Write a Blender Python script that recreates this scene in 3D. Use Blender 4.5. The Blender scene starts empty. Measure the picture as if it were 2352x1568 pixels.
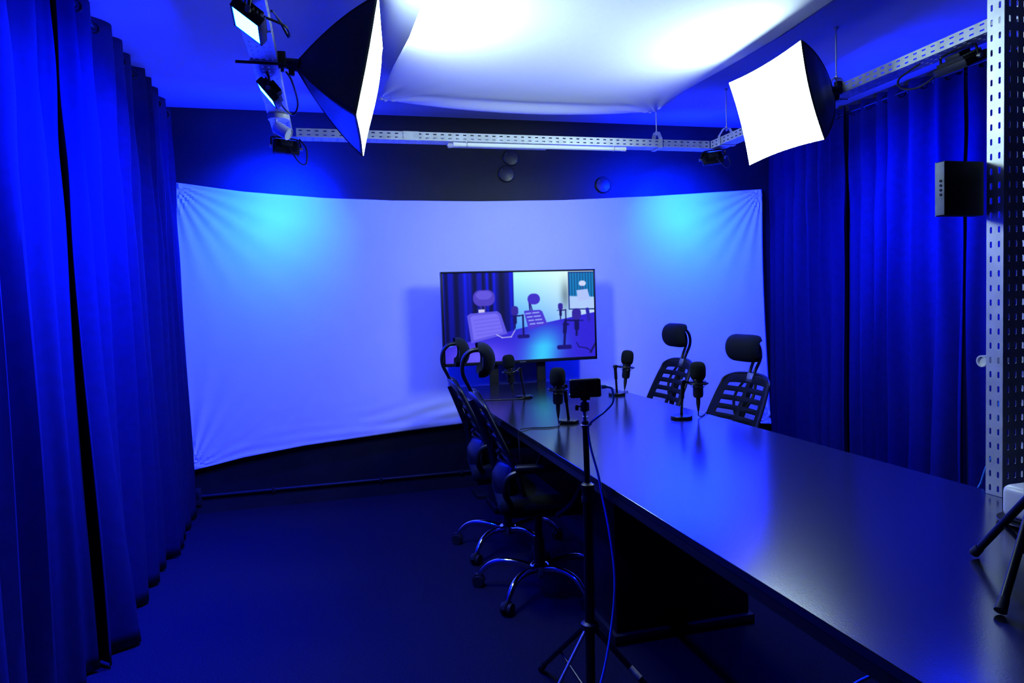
import bpy, bmesh, math, random
import numpy as np
from mathutils import Vector, Matrix
PI = math.pi
random.seed(7)
S = bpy.context.scene
C = S.collection

# ------------------------------------------------------------------ camera
cam_d = bpy.data.cameras.new('camera')
cam = bpy.data.objects.new('camera', cam_d); C.objects.link(cam); S.camera = cam
cam_d.sensor_width = 36.0; cam_d.sensor_fit = 'HORIZONTAL'
cam_d.lens = 1595.48 / 2352 * 36.0
cam_d.clip_start = 0.02
_r = Vector((0.96616951, -0.25582035, -0.03274807))
_u = Vector((0.04517935, 0.04286763, 0.99805871))
_f = Vector((0.2539199, 0.96577343, -0.05297519))
_m = Matrix.Identity(4)
for i in range(3):
    _m[i][0] = _r[i]; _m[i][1] = _u[i]; _m[i][2] = -_f[i]
_m[2][3] = 1.28
cam.matrix_world = _m

# ------------------------------------------------------------------ world, exposure, lamp colours
w = bpy.data.worlds.new('world'); S.world = w; w.use_nodes = True
w.node_tree.nodes['Background'].inputs[0].default_value = (0, 0, 0, 1)
w.node_tree.nodes['Background'].inputs[1].default_value = 0
S.view_settings.view_transform = 'Standard'; S.view_settings.look = 'None'
S.view_settings.exposure = 0.0; S.view_settings.gamma = 1.0
S.view_settings.use_curve_mapping = False
S.cycles.use_denoising = True
S.cycles.max_bounces = 6; S.cycles.diffuse_bounces = 4; S.cycles.glossy_bounces = 3
S.cycles.transparent_max_bounces = 8
S.cycles.sample_clamp_indirect = 12.0
S.cycles.caustics_reflective = False; S.cycles.caustics_refractive = False
BLUE = (0.0003, 0.010, 1.0)
FLOOD_WALL = 3300.0      # the two corner floods on the backdrop
P_WALL, P_SIDE = 78.0, 85.0   # watts of the reflector beams in front of the lamp faces
FLOOD_SIDE = 3000.0      # floods on the curtains
SOFT_COL = (0.70, 0.97, 1.0)
SOFT_A, SOFT_B = 48.0, 27.0      # left and right softbox

# ------------------------------------------------------------------ materials
def mat(name, col=(.5, .5, .5), rough=.5, metal=0.0, emit=None, estr=0.0, spec=.5, sheen=0.0, ior=1.5,
        noise=None, bump=None, coat=0.0, alpha=None):
    m = bpy.data.materials.new(name); m.use_nodes = True
    nt = m.node_tree; b = nt.nodes['Principled BSDF']
    b.inputs['Base Color'].default_value = (*col, 1)
    b.inputs['Roughness'].default_value = rough
    b.inputs['Metallic'].default_value = metal; b.inputs['IOR'].default_value = ior
    b.inputs['Specular IOR Level'].default_value = spec
    b.inputs['Sheen Weight'].default_value = sheen
    b.inputs['Coat Weight'].default_value = coat
    if emit:
        b.inputs['Emission Color'].default_value = (*emit, 1)
        b.inputs['Emission Strength'].default_value = estr
    if noise:      # (scale, amount) : brightness variation of the surface itself
        tc = nt.nodes.new('ShaderNodeTexCoord'); n = nt.nodes.new('ShaderNodeTexNoise')
        n.inputs['Scale'].default_value = noise[0]; n.inputs['Detail'].default_value = 5
        nt.links.new(tc.outputs['Object'], n.inputs['Vector'])
        r = nt.nodes.new('ShaderNodeValToRGB'); a = noise[1]
        r.color_ramp.elements[0].position = .3; r.color_ramp.elements[1].position = .7
        r.color_ramp.elements[0].color = (*[c * (1 - a) for c in col], 1)
        r.color_ramp.elements[1].color = (*[min(1, c * (1 + a)) for c in col], 1)
        nt.links.new(n.outputs['Fac'], r.inputs['Fac'])
        nt.links.new(r.outputs['Color'], b.inputs['Base Color'])
    if bump:       # (scale, strength, distance)
        tc = nt.nodes.new('ShaderNodeTexCoord'); n = nt.nodes.new('ShaderNodeTexNoise')
        n.inputs['Scale'].default_value = bump[0]; n.inputs['Detail'].default_value = 4
        nt.links.new(tc.outputs['Object'], n.inputs['Vector'])
        bp = nt.nodes.new('ShaderNodeBump'); bp.inputs['Strength'].default_value = bump[1]
        bp.inputs['Distance'].default_value = bump[2]
        nt.links.new(n.outputs['Fac'], bp.inputs['Height'])
        nt.links.new(bp.outputs['Normal'], b.inputs['Normal'])
    if alpha is not None:
        b.inputs['Alpha'].default_value = alpha
    return m

def emitter(name, col, s):
    m = bpy.data.materials.new(name); m.use_nodes = True
    nt = m.node_tree; nt.nodes.clear()
    e = nt.nodes.new('ShaderNodeEmission'); o = nt.nodes.new('ShaderNodeOutputMaterial')
    e.inputs[0].default_value = (*col, 1); e.inputs[1].default_value = s
    nt.links.new(e.outputs[0], o.inputs[0])
    return m

M = dict(
    ceiling=mat('painted_ceiling', (.46, .48, .60), .9, noise=(1.5, .08), bump=(60, .15, .002)),
    wall=mat('black_wall_paint', (.009, .010, .012), .45, noise=(4, .2), bump=(220, .5, .002), spec=.3),
    sidewall=mat('dark_side_wall', (.02, .02, .025), .8, noise=(4, .2)),
    skirting=mat('black_skirting', (.012, .012, .016), .5, spec=.35, noise=(6, .2)),
    carpet=mat('dark_carpet', (.012, .012, .024), .95, noise=(180, .45), bump=(320, .8, .004), spec=.05),
    curtain=mat('blue_curtain_cloth', (.003, .004, .029), .9, sheen=.0, noise=(30, .12), bump=(400, .12, .001), spec=.15),
    sheet=mat('white_stretch_sheet', (.82, .83, .86), .85, noise=(2, .02), bump=(500, .05, .001), spec=.2),
    steel=mat('galvanised_steel', (.58, .61, .64), .42, .35, noise=(18, .14), bump=(90, .05, .001)),
    rodsteel=mat('zinc_threaded_rod', (.6, .62, .62), .35, .8),
    table=mat('black_laminate', (.008, .009, .011), .185, noise=(60, .25), bump=(260, .10, .0008), spec=.95, ior=1.66),
    tableedge=mat('black_laminate_edge', (.008, .008, .012), .5, noise=(30, .2), spec=.3),
    plastic=mat('black_plastic', (.004, .005, .007), .42, noise=(40, .15), spec=.38),
    panelgrey=mat('grey_box_panel', (.22, .26, .27), .6, noise=(30, .2)),
    matte=mat('matt_black_plastic', (.010, .011, .014), .6, noise=(40, .15), spec=.3),
    foam=mat('black_foam', (.006, .008, .011), .95, bump=(600, .6, .002), noise=(300, .3), spec=.1),
    fabric=mat('black_mesh_fabric', (.005, .007, .012), .9, noise=(250, .3), bump=(500, .3, .001), spec=.15),
    meshcloth=mat('open_mesh_cloth', (.005, .007, .012), .9, noise=(250, .3), alpha=.42, spec=.1),
    chrome=mat('chrome', (.75, .76, .8), .10, 1.0, noise=(12, .04)),
    metalblk=mat('black_metal', (.015, .015, .018), .28, .6, noise=(30, .15)),
    metalgrey=mat('grey_metal', (.30, .32, .35), .4, .7, noise=(30, .1)),
    softblack=mat('black_softbox_nylon', (.006, .008, .014), .5, noise=(14, .2), bump=(9, .25, .01), spec=.3),
    softa=emitter('lit_softbox_diffuser', SOFT_COL, SOFT_A),
    softb=emitter('lit_softbox_diffuser', SOFT_COL, SOFT_B),
    led=emitter('lit_flood_face', BLUE, FLOOD_SIDE),
    leddim=emitter('lit_flood_face_dimmer', BLUE, FLOOD_SIDE * .2),
    ledwall=emitter('lit_flood_face_corner', BLUE, FLOOD_WALL),
    white=mat('white_plastic', (.78, .79, .80), .35, noise=(10, .02)),
    whitelens=mat('frosted_lens', (.7, .75, .78), .25, noise=(20, .05)),
    tube=mat('white_glass_tube', (.80, .82, .85), .18, noise=(8, .02)),
    cap=mat('black_cover_plate', (.012, .013, .016), .33, noise=(12, .2), spec=.5),
    bluecable=mat('blue_cable', (.03, .22, .95), .4, noise=(50, .08)),
    blackcable=mat('black_cable', (.012, .012, .015), .4, noise=(50, .1)),
    tie=mat('white_cable_tie', (.75, .75, .68), .4, noise=(40, .04)),
    tag=mat('yellow_and_white_sticker', (.75, .66, .25), .5, noise=(90, .35)),
    print=mat('grey_print', (.35, .37, .40), .5, noise=(60, .3)),
    dot=emitter('blue_status_light', (.1, .45, 1), 3.0),
    mat_=mat('dark_saucer', (.03, .03, .05), .3),
)

# ------------------------------------------------------------------ builders
def link(name, me, m, parent=None, smooth=True):
    o = bpy.data.objects.new(name, me); C.objects.link(o)
    if isinstance(m, (list, tuple)):
        for q in m: me.materials.append(q)
    elif m: me.materials.append(m)
    if smooth:
        for p in me.polygons: p.use_smooth = True
        try: me.set_sharp_from_angle(angle=math.radians(38))
        except Exception: pass
    if parent: o.parent = parent
    return o
def obj(name, bm, m, parent=None, smooth=True):
    me = bpy.data.meshes.new(name)
    bmesh.ops.recalc_face_normals(bm, faces=bm.faces) if len(bm.faces) else None
    bm.to_mesh(me); bm.free()
    return link(name, me, m, parent, smooth)
def pymesh(name, vs, fs, m, parent=None, smooth=True):
    me = bpy.data.meshes.new(name); me.from_pydata([tuple(v) for v in vs], [], fs); me.update()
    return link(name, me, m, parent, smooth)
def thing(name, label, cat, loc=(0, 0, 0), group=None, rot=None):
    o = bpy.data.objects.new(name, None); C.objects.link(o)
    o.empty_display_size = .05
    o.location = loc
    if rot is not None: o.rotation_euler = rot
    o['label'] = label; o['category'] = cat
    if group: o['group'] = group
    return o
def tag(o, label, cat, group=None, kind=None):
    o['label'] = label; o['category'] = cat
    if group: o['group'] = group
    if kind: o['kind'] = kind
    return o
def struct(o):
    o['kind'] = 'structure'; return o
def BM(): return bmesh.new()
def frame(z, x=None):
    z = Vector(z).normalized()
    x = Vector(x) if x is not None else (Vector((1, 0, 0)) if abs(z.x) < .8 else Vector((0, 1, 0)))
    x = (x - z * x.dot(z)).normalized(); y = z.cross(x)
    return Matrix(((x.x, y.x, z.x), (x.y, y.y, z.y), (x.z, y.z, z.z)))
def box(bm, c, s, R=None, bev=.002, seg=2):
    r = bmesh.ops.create_cube(bm, size=1.0); vs = r['verts']
    for v in vs: v.co = Vector((v.co.x * s[0], v.co.y * s[1], v.co.z * s[2]))
    if bev > 0:
        es = list({e for v in vs for e in v.link_edges})
        rb = bmesh.ops.bevel(bm, geom=es, offset=min(bev, min(s) * .49), segments=seg, affect='EDGES', profile=.5)
        vs = list({v for f in rb['faces'] for v in f.verts} | {v for v in vs if v.is_valid})
    for v in vs: v.co = (R @ v.co if R is not None else v.co) + Vector(c)
def tube(bm, pts, r, seg=10, caps=True):
    pts = [Vector(p) for p in pts]; n = len(pts)
    rs = r if isinstance(r, (list, tuple)) else [r] * n
    rings = []; prev = None
    for i, p in enumerate(pts):
        t = (pts[min(i + 1, n - 1)] - pts[max(i - 1, 0)])
        if t.length < 1e-9: t = Vector((0, 0, 1))
        t.normalize()
        if prev is None:
            a = Vector((0, 0, 1)) if abs(t.z) < .9 else Vector((1, 0, 0))
            x = (a - t * a.dot(t)).normalized()
        else:
            x = prev - t * prev.dot(t)
            x = x.normalized() if x.length > 1e-6 else Vector((1, 0, 0))
        prev = x; y = t.cross(x)
        rings.append([bm.verts.new(p + (x * math.cos(2 * PI * k / seg) + y * math.sin(2 * PI * k / seg)) * rs[i]) for k in range(seg)])
    for i in range(n - 1):
        for k in range(seg):
            bm.faces.new((rings[i][k], rings[i][(k + 1) % seg], rings[i + 1][(k + 1) % seg], rings[i + 1][k]))
    if caps:
        bm.faces.new(list(reversed(rings[0]))); bm.faces.new(rings[-1])
def smooth_path(pts, n=8):
    P = [Vector(p) for p in pts]; out = []
    for i in range(len(P) - 1):
        p0 = P[max(i - 1, 0)]; p1 = P[i]; p2 = P[i + 1]; p3 = P[min(i + 2, len(P) - 1)]
        for k in range(n):
            t = k / n
            out.append(.5 * ((2 * p1) + (p2 - p0) * t + (2 * p0 - 5 * p1 + 4 * p2 - p3) * t * t + (3 * p1 - p0 - 3 * p2 + p3) * t ** 3))
    out.append(P[-1]); return out
def cyl(bm, a, b, r0, r1=None, seg=20):
    tube(bm, [a, b], [r0, r0 if r1 is None else r1], seg)
def lathe(bm, prof, org=(0, 0, 0), R=None, seg=28):
    rings = []
    for r, z in prof:
        ring = []
        for k in range(seg):
            v = Vector((max(r, 1e-4) * math.cos(2 * PI * k / seg), max(r, 1e-4) * math.sin(2 * PI * k / seg), z))
            ring.append(bm.verts.new((R @ v if R is not None else v) + Vector(org)))
        rings.append(ring)
    for i in range(len(rings) - 1):
        for k in range(seg):
            bm.faces.new((rings[i][k], rings[i][(k + 1) % seg], rings[i + 1][(k + 1) % seg], rings[i + 1][k]))
    bm.faces.new(list(reversed(rings[0]))); bm.faces.new(rings[-1])
def torus(bm, c, R, r, M3=None, seg=36, ss=8):
    vs = []
    for i in range(seg):
        a = 2 * PI * i / seg; row = []
        for j in range(ss):
            b = 2 * PI * j / ss
            v = Vector(((R + r * math.cos(b)) * math.cos(a), (R + r * math.cos(b)) * math.sin(a), r * math.sin(b)))
            row.append(bm.verts.new((M3 @ v if M3 is not None else v) + Vector(c)))
        vs.append(row)
    for i in range(seg):
        for j in range(ss):
            bm.faces.new((vs[i][j], vs[(i + 1) % seg][j], vs[(i + 1) % seg][(j + 1) % ss], vs[i][(j + 1) % ss]))
def gridmesh(fn, nu, nv):
    vs = [fn(i / nu, j / nv) for j in range(nv + 1) for i in range(nu + 1)]
    fs = [(j * (nu + 1) + i, j * (nu + 1) + i + 1, (j + 1) * (nu + 1) + i + 1, (j + 1) * (nu + 1) + i) for j in range(nv) for i in range(nu)]
    return vs, fs
def solid(o, t, off=0.0):
    m = o.modifiers.new('thickness', 'SOLIDIFY'); m.thickness = t; m.offset = off; return o
def interp(xs, ys, x):
    return float(np.interp(x, xs, ys))

def slot_plate(vs, fs, org, U, V, L, W, rows, pitch, sl, sw, along='u', stagger=False, start=0.0):
    """a flat perforated strip: L along U, W along V, obround slots centred on each v in rows"""
    org, U, V = Vector(org), Vector(U), Vector(V)
    edges = [0.0] + [(rows[i] + rows[i + 1]) / 2 for i in range(len(rows) - 1)] + [W]
    n = max(1, int(L / pitch)); p = L / n
    for i in range(n):
        u0, u1 = i * p, (i + 1) * p
        for j, r in enumerate(rows):
            v0, v1 = edges[j], edges[j + 1]; uc = (u0 + u1) / 2
            a, b = (sl / 2, sw / 2) if along == 'u' else (sw / 2, sl / 2)
            c = min(a, b) * .6
            inner = [(uc - a + c, r - b), (uc + a - c, r - b), (uc + a, r - b + c), (uc + a, r + b - c), (uc + a - c, r + b), (uc - a + c, r + b), (uc - a, r + b - c), (uc - a, r - b + c)]
            outer = [(u0, v0), (u1, v0), (u1, v1), (u0, v1)]
            k = len(vs)
            for (x, y) in outer + inner: vs.append(org + U * x + V * y)
            o = [k, k + 1, k + 2, k + 3]; q = [k + 4 + t for t in range(8)]
            fs += [(o[0], o[1], q[1], q[0]), (o[1], q[2], q[1]), (o[1], o[2], q[3], q[2]), (o[2], q[4], q[3]),
                   (o[2], o[3], q[5], q[4]), (o[3], q[6], q[5]), (o[3], o[0], q[7], q[6]), (o[0], q[0], q[7])]

# ------------------------------------------------------------------ room shell
XL, XR_, YB, YF, ZC = -1.0, 3.52, 4.807, -2.6, 2.583
def slab(name, lo, hi, m):
    bm = BM(); lo, hi = Vector(lo), Vector(hi)
    box(bm, (lo + hi) / 2, hi - lo, bev=0)
    return struct(obj(name, bm, m, smooth=False))
slab('floor', (XL - .1, YF - .1, -.1), (XR_ + .1, YB + .1, 0), M['carpet'])
slab('ceiling', (XL - .1, YF - .1, ZC), (XR_ + .1, YB + .1, ZC + .1), M['ceiling'])
slab('wall_back', (XL - .1, YB, 0), (XR_ + .1, YB + .1, ZC), M['wall'])
slab('wall_left', (XL - .1, YF, 0), (XL, YB, ZC), M['sidewall'])
slab('wall_right', (XR_, YF, 0), (XR_ + .1, YB, ZC), M['sidewall'])
slab('wall_front', (XL - .1, YF - .1, 0), (XR_ + .1, YF, ZC), M['sidewall'])
slab('baseboard_back', (XL, YB - .014, 0), (XR_, YB, .075), M['skirting'])
bm = BM(); tube(bm, [(-.90, YB - .012, .112), (XR_ - .1, YB - .012, .112)], .011, 10)
for x in (-.4, .3, .86, 1.6, 2.4): box(bm, (x, YB - .012, .112), (.02, .026, .03), bev=.002)
tag(obj('conduit_pipe', bm, M['skirting']), 'thin black conduit running along the back wall above the skirting', 'conduit')
t = thing('socket_box', 'small black socket box low on the back wall by the left curtain', 'socket box', (-.868, YB, .115))
bm = BM(); box(bm, (0, -.018, 0), (.055, .036, .11), bev=.004); obj('housing', bm, M['matte'], t)
bm = BM(); box(bm, (0, -.038, .01), (.03, .006, .04), bev=.002); obj('socket_face', bm, M['plastic'], t)

# ------------------------------------------------------------------ white backdrop sheet on the back wall
_tx = [-.905, -.483, -.003, .447, 1.044, 1.682, 2.364, 3.285]; _tz = [2.108, 2.053, 2.018, 2.004, 2.002, 2.015, 2.048, 2.108]
_bx = [-.89, -.568, -.188, .294, .957, 1.9, 2.7, 3.352]; _bz = [.292, .352, .397, .428, .464, .44, .36, .272]
def backdrop(u, v):
    e = 1 - v
    xt = -.905 + (3.285 + .905) * u
    xb = -.89 + (3.352 + .89) * u
    zt = interp(_tx, _tz, xt); zb = interp(_bx, _bz, xb)
    k = v * v * (3 - 2 * v) * .0 + v
    x = xb + (xt - xb) * k; z = zb + (zt - zb) * k
    # right edge bows in, left edge straight
    x -= .018 * math.sin(PI * v) * u ** 6
    y = YB - .055
    for (cx, cz, sgn) in ((-.905, 2.108, 1), (3.285, 2.108, -1), (-.89, .292, 1), (3.352, .272, -1)):
        dx = (x - cx) * sgn; dz = abs(z - cz); r = math.hypot(dx, dz); th = math.atan2(dz, max(dx, 1e-6))
        y += .010 * math.sin(th * 26 + 1.0) * math.exp(-r / .30) * min(1, r / .05)
    # hem ripples near the bottom edge
    dzb = z - zb
    y += .004 * math.sin(dzb * 95 + x * 3) * math.exp(-dzb / .06)
    y += .004 * math.sin((x * .25 - z) * 60) * math.exp(-((x - .55) / .35) ** 2 - ((z - .55) / .1) ** 2)
    y += .002 * math.sin(x * 17 + z * 3) * math.exp(-(zt - z) / .25)
    return (x, y, z)
vs, fs = gridmesh(backdrop, 300, 150)
o = pymesh('backdrop_sheet', vs, fs, M['sheet']); solid(o, .0015)
tag(o, 'large white stretched cloth backdrop on the back wall lit blue', 'backdrop')

# ------------------------------------------------------------------ white sheet under the ceiling
_ly = [1.2, 2.0, 2.7, 3.127, 3.497, 3.883, 4.07]; _lx = [.33, .40, .415, .40, .367, .344, .328]
_ry = [1.2, 1.8, 2.444, 2.833, 3.155, 3.666, 4.07]; _rx = [2.07, 2.02, 2.045, 2.070, 2.062, 2.034, 2.067]
def ceil_sheet(u, v):
    vv = v
    yl = 1.5 + (4.075 - 1.5) * v; yr = 1.5 + (4.087 - 1.5) * v
    xl = interp(_ly, _lx, yl); xr = interp(_ry, _rx, yr)
    x = xl + (xr - xl) * u
    y = yl + (yr - yl) * u + .035 * math.sin(PI * u) * max(0, (v - .8) / .2) ** 2
    z = 2.47
    z -= .030 * math.sin(PI * u) ** .8 * (1 - .25 * v)
    d = (1 - v) * 2.58                                   # distance from front edge
    z -= .016 * math.sin(PI * u) * math.exp(-((d - .02) / .05) ** 2)
    z += .012 * math.sin(PI * u) * math.exp(-((d - .12) / .05) ** 2)
    for (cx, cy, s1) in ((.326, 4.075, 1), (2.069, 4.087, -1)):
        dx = (x - cx) * s1; dy = cy - y; r = math.hypot(dx, dy); th = math.atan2(max(dy, 0), max(dx, 1e-6))
        z += .012 * math.sin(th * 17 + .6) * math.exp(-r / .16) * min(1, r / .04)
    return (x, y, z)
vs, fs = gridmesh(ceil_sheet, 130, 200)
o = pymesh('ceiling_sheet', vs, fs, M['sheet']); solid(o, .0015)
tag(o, 'white cloth sheet stretched flat below the ceiling between the two softboxes', 'cloth sheet')

# ------------------------------------------------------------------ curtains
def curtain(name, label, group, xc, y0, y1, side, pitch, amp, seed, ztop=2.535, zbot=.012, flare=1.0, bulge=None):
    rnd = random.Random(seed)
    n = max(2, round((y1 - y0) / pitch)); L = y1 - y0
    # irregular pleat phases and depths
    knots = [0]
    for i in range(n): knots.append(knots[-1] + rnd.uniform(.62, 1.38))
    knots = [k / knots[-1] * L for k in knots]; amps = [rnd.uniform(.65, 1.15) for _ in range(n + 1)]
    sub = [rnd.uniform(0, 1) for _ in range(n + 1)]; drift = [rnd.uniform(-.05, .05) for _ in range(n + 1)]
    def ph(s):
        for i in range(n):
            if s <= knots[i + 1] + 1e-9:
                f = (s - knots[i]) / (knots[i + 1] - knots[i]); return i, f
        return n - 1, 1.0
    def fn(u, v):
        s = u * L; z = zbot + (ztop - zbot) * v; dn = 1 - v
        i, f = ph(s)
        A = amp * (amps[i] * (1 - f) + amps[i + 1] * f) * (.8 + .35 * dn * flare) * (1 - .35 * u ** 5)
        c = math.cos(2 * PI * f)
        x = A * c
        x += .28 * amp * sub[i] * math.sin(2 * PI * f) ** 2 * math.cos(4 * PI * f + 5 * sub[i]) * (.5 + .5 * dn)
        y = y0 + s + (drift[i] * (1 - f) + drift[i + 1] * f) * dn * .7 * math.sin(PI * u) \
            + .016 * math.sin(2 * PI * f) * math.sin(2.3 * z + i)
        x += .008 * math.sin(3.1 * z + 1.7 * s * 4) * dn
        x += .006 * math.sin(9 * z + 11 * s + seed) * math.exp(-((z - 2.0) / .35) ** 2)
        if bulge:
            by, bw, bd = bulge
            x += bd * math.exp(-((y0 + s - by) / bw) ** 2) * dn ** 2.5
        return (xc + side * x, y, z)
    t = thing(name, label, 'curtain', (xc, (y0 + y1) / 2, 0), group)
    vs, fs = gridmesh(fn, int(L / .011), 44)
    vs = [(a - xc, b - (y0 + y1) / 2, c) for a, b, c in vs]
    o = pymesh('cloth', vs, fs, M['curtain'], t); solid(o, .003)
    # eyelets near the top where the pleats cross the rod line
    for i in range(n):
        for f in (.25, .75):
            s = knots[i] + f * (knots[i + 1] - knots[i])
            p = fn(s / L, (ztop - .045 - zbot) / (ztop - zbot))
            bm = BM(); torus(bm, (p[0] - xc, p[1] - (y0 + y1) / 2, ztop - .045), .021, .0045, frame((side * .5, .85 if f < .5 else -.85, 0)), 20, 6)
            obj('eyelet', bm, M['metalblk'], t)
    return t
G1 = 'curtain panels along the left wall'; G2 = 'curtain panels along the right wall'
curtain('curtain', 'dark blue pleated curtain panel at the picture edge on the left wall', G1, -.905, .70, 2.765, 1, .175, .062, 3)
curtain('curtain', 'dark blue pleated curtain panel on left wall reaching back to the white backdrop', G1, -.893, 2.77, 4.69, 1, .185, .056, 11, bulge=(2.92, .14, .07))
curtain('curtain', 'dark blue curtain panel on right wall touching the edge of the backdrop', G2, 3.362, 3.92, 4.735, -1, .125, .038, 5, ztop=2.515)
curtain('curtain', 'dark blue curtain panel on right wall behind the hanging right softbox', G2, 3.392, 3.035, 3.915, -1, .150, .058, 23, ztop=2.515)
curtain('curtain', 'dark blue curtain panel on right wall behind the perforated metal post', G2, 3.39, 1.5, 3.03, -1, .150, .060, 31, ztop=2.515)
def curtain_rod(x, y0, y1, z, label):
    t = thing('curtain_rod', label, 'curtain rod', (x, y0, z))
    bm = BM(); cyl(bm, (0, 0, 0), (0, y1 - y0, 0), .010, seg=14); obj('rod', bm, M['metalblk'], t)
    sx = -1 if x < 1 else 1
    L = (1.0 - abs(x)) if x < 0 else (XR_ - x)
    for y in (.04, (y1 - y0) / 2, y1 - y0 - .04):
        bm = BM(); cyl(bm, (0, y, 0), (sx * (L - .002), y, 0), .006); cyl(bm, (sx * (L - .008), y, 0), (sx * (L - .001), y, 0), .022)
        obj('bracket', bm, M['metalblk'], t)
curtain_rod(-.893, .70, 4.76, 2.49, 'dark curtain rod along the top of the left wall')
curtain_rod(3.372, 1.5, 4.76, 2.47, 'dark curtain rod along the top of the right wall')

# ------------------------------------------------------------------ perforated cable trays
ZB_, ZT_ = 2.239, 2.286
def tray(label, org, U, V, L, group='perforated steel trays under the ceiling', lipA=True, lipB=True, W=.095, cut=0.0):
    """org = lower corner; U along the length, V across"""
    t = thing('cable_tray', label, 'cable tray', org, group)
    vs, fs = [], []
    U, V = Vector(U), Vector(V); Zv = Vector((0, 0, 1)); H = ZT_ - ZB_
    slot_plate(vs, fs, (0, 0, 0), U, V, L, W, [.014, .036, .059, .081], .0435, .016, .007)
    o = pymesh('tray_bottom', vs, fs, M['steel'], t, smooth=False); solid(o, .0014)
    for flag, off in ((lipA, Vector((0, 0, 0))), (lipB, V * W)):
        if not flag: continue
        vs, fs = [], []
        slot_plate(vs, fs, off + U * cut, U, Zv, L - 2 * cut, H, [H * .28, H * .74], .0435, .020, .0065)
        o = pymesh('tray_side', vs, fs, M['steel'], t, smooth=False); solid(o, .0014)
    return t
tb = tray('perforated galvanised tray hanging across the back above the backdrop', (-.235, 4.036, ZB_), (1, 0, 0), (0, 1, 0), 2.76, cut=.11)
tl = tray('perforated galvanised tray over the left side carrying two lit blue floods', (-.240, 0.6, ZB_ - .002), (0, 1, 0), (1, 0, 0), 3.434)
tr = tray('perforated galvanised tray over the table side behind the right softbox', (2.422, 0.6, ZB_ - .002), (0, 1, 0), (1, 0, 0), 3.434)
bm = BM(); box(bm, (.0465, 2.23, -.004), (.101, .006, .004), bev=0); obj('joint_strip', bm, M['steel'], tl, False)
bm = BM(); box(bm, (.0465, 1.99, -.003), (.097, .09, .0016), bev=0)
obj('joint_strip', bm, M['steel'], tl, False)
bm = BM(); box(bm, (.74, -.0022, .0235), (.09, .0016, .05), bev=0)
obj('joint_plate', bm, M['steel'], tb, False)

def hanger(label, x, y, axis, ztop=ZC):
    """strap round the tray plus a threaded rod up to the ceiling; axis = direction across the tray"""
    t = thing('tray_hanger', label, 'tray hanger', (x, y, ZB_), 'strap hangers holding the trays')
    a = Vector(axis); b = Vector((0, 0, 1)).cross(a); W = .054; pw = .013
    prof = [(-W, -.006), (-W, .052), (-.020, .100), (.020, .100), (W, .052), (W, -.006), (-W, -.006)]
    vs, fs = [], []
    for (p, z) in prof[:-1]:
        for s in (-1, 1): vs.append(a * p + b * pw * s + Vector((0, 0, z)))
    n = len(prof) - 1
    for i in range(n): fs.append((2 * i, 2 * i + 1, (2 * i + 3) % (2 * n), (2 * i + 2) % (2 * n)))
    o = pymesh('strap', vs, fs, M['steel'], t, smooth=False); solid(o, .0025)
    bm = BM(); cyl(bm, (0, 0, .085), (0, 0, ztop - ZB_ - .0005), .0038, seg=10); obj('threaded_rod', bm, M['rodsteel'], t)
    for pr_ in ([(.008, .103), (.008, .110)], [(.008, .088), (.008, .096)], [(.009, ztop - ZB_ - .012), (.012, ztop - ZB_ - .0005)]):
        bm = BM(); lathe(bm, pr_, seg=6); obj('nut', bm, M['rodsteel'], t)
hanger('strap hanger on the back tray tied to a corner of the ceiling sheet', 2.067, 4.0835, (0, 1, 0))
hanger('strap hanger on the side tray near the back corner, left of the right softbox', 2.4695, 3.925, (1, 0, 0))
hanger('strap hanger on the side tray just right of the right softbox', 2.4695, 2.95, (1, 0, 0))

# ------------------------------------------------------------------ unlit LED tube and its short neighbour
t = thing('tube_light', 'long thin white unlit tube light under the back tray', 'tube light', (.745, 4.025, 2.217))
bm = BM(); cyl(bm, (.03, 0, 0), (1.055, 0, 0), .0125, seg=18); obj('tube', bm, M['tube'], t)
for x in (0, 1.05):
    bm = BM(); cyl(bm, (x, 0, 0), (x + .03, 0, 0), .0137, seg=18)
    for s in (-.005, .005): cyl(bm, (x - .006 if x == 0 else x + .03, s, 0), (x if x == 0 else x + .037, s, 0), .0014, seg=8)
    obj('end_cap', bm, M['white'], t)
for x in (.08, 1.0):
    bm = BM(); torus(bm, (x, 0, 0), .0145, .002, frame((1, 0, 0)), 20, 6); box(bm, (x, 0, .018), (.006, .008, .010), bev=.001)
    obj('clip', bm, M['rodsteel'], t)
t = thing('tube_light', 'white end of a second tube light behind the long tube', 'tube light', (.722, 4.075, 2.222))
bm = BM(); cyl(bm, (0, 0, 0), (.022, 0, 0), .0137, seg=18); cyl(bm, (-.006, 0, 0), (0, 0, 0), .002, seg=8); obj('end_cap', bm, M['white'], t)
bm = BM(); cyl(bm, (.022, 0, 0), (.6, 0, 0), .0125, seg=18); obj('tube', bm, M['tube'], t)

# ------------------------------------------------------------------ round cover plates on the back wall
for (x, z, lab) in ((1.301, 2.318, 'upper of the two touching round black cover plates below the tube light'),
                    (1.263, 2.203, 'lower of the two touching round black cover plates, just above the backdrop'),
                    (1.993, 2.134, 'single round black cover plate set apart near the blue glow on the wall')):
    t = thing('wall_cover_plate', lab, 'cover plate', (x, YB, z), 'round cover plates on the back wall')
    Rm = frame((0, -1, 0))
    bm = BM(); lathe(bm, [(.060, 0), (.060, .008), (.057, .011), (.052, .012), (.0, .0135)], R=Rm, seg=40); obj('disc', bm, M['cap'], t)
    bm = BM(); torus(bm, (0, -.0125, 0), .0535, .0025, Rm, 40, 6); obj('rim', bm, M['plastic'], t)
    for sx, sz in ((-.035, .024), (.035, -.024)):
        bm = BM(); lathe(bm, [(.0035, .012), (.0035, .0155), (.001, .017)], (sx, 0, sz), Rm, 10); obj('screw', bm, M['metalgrey'], t)

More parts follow.
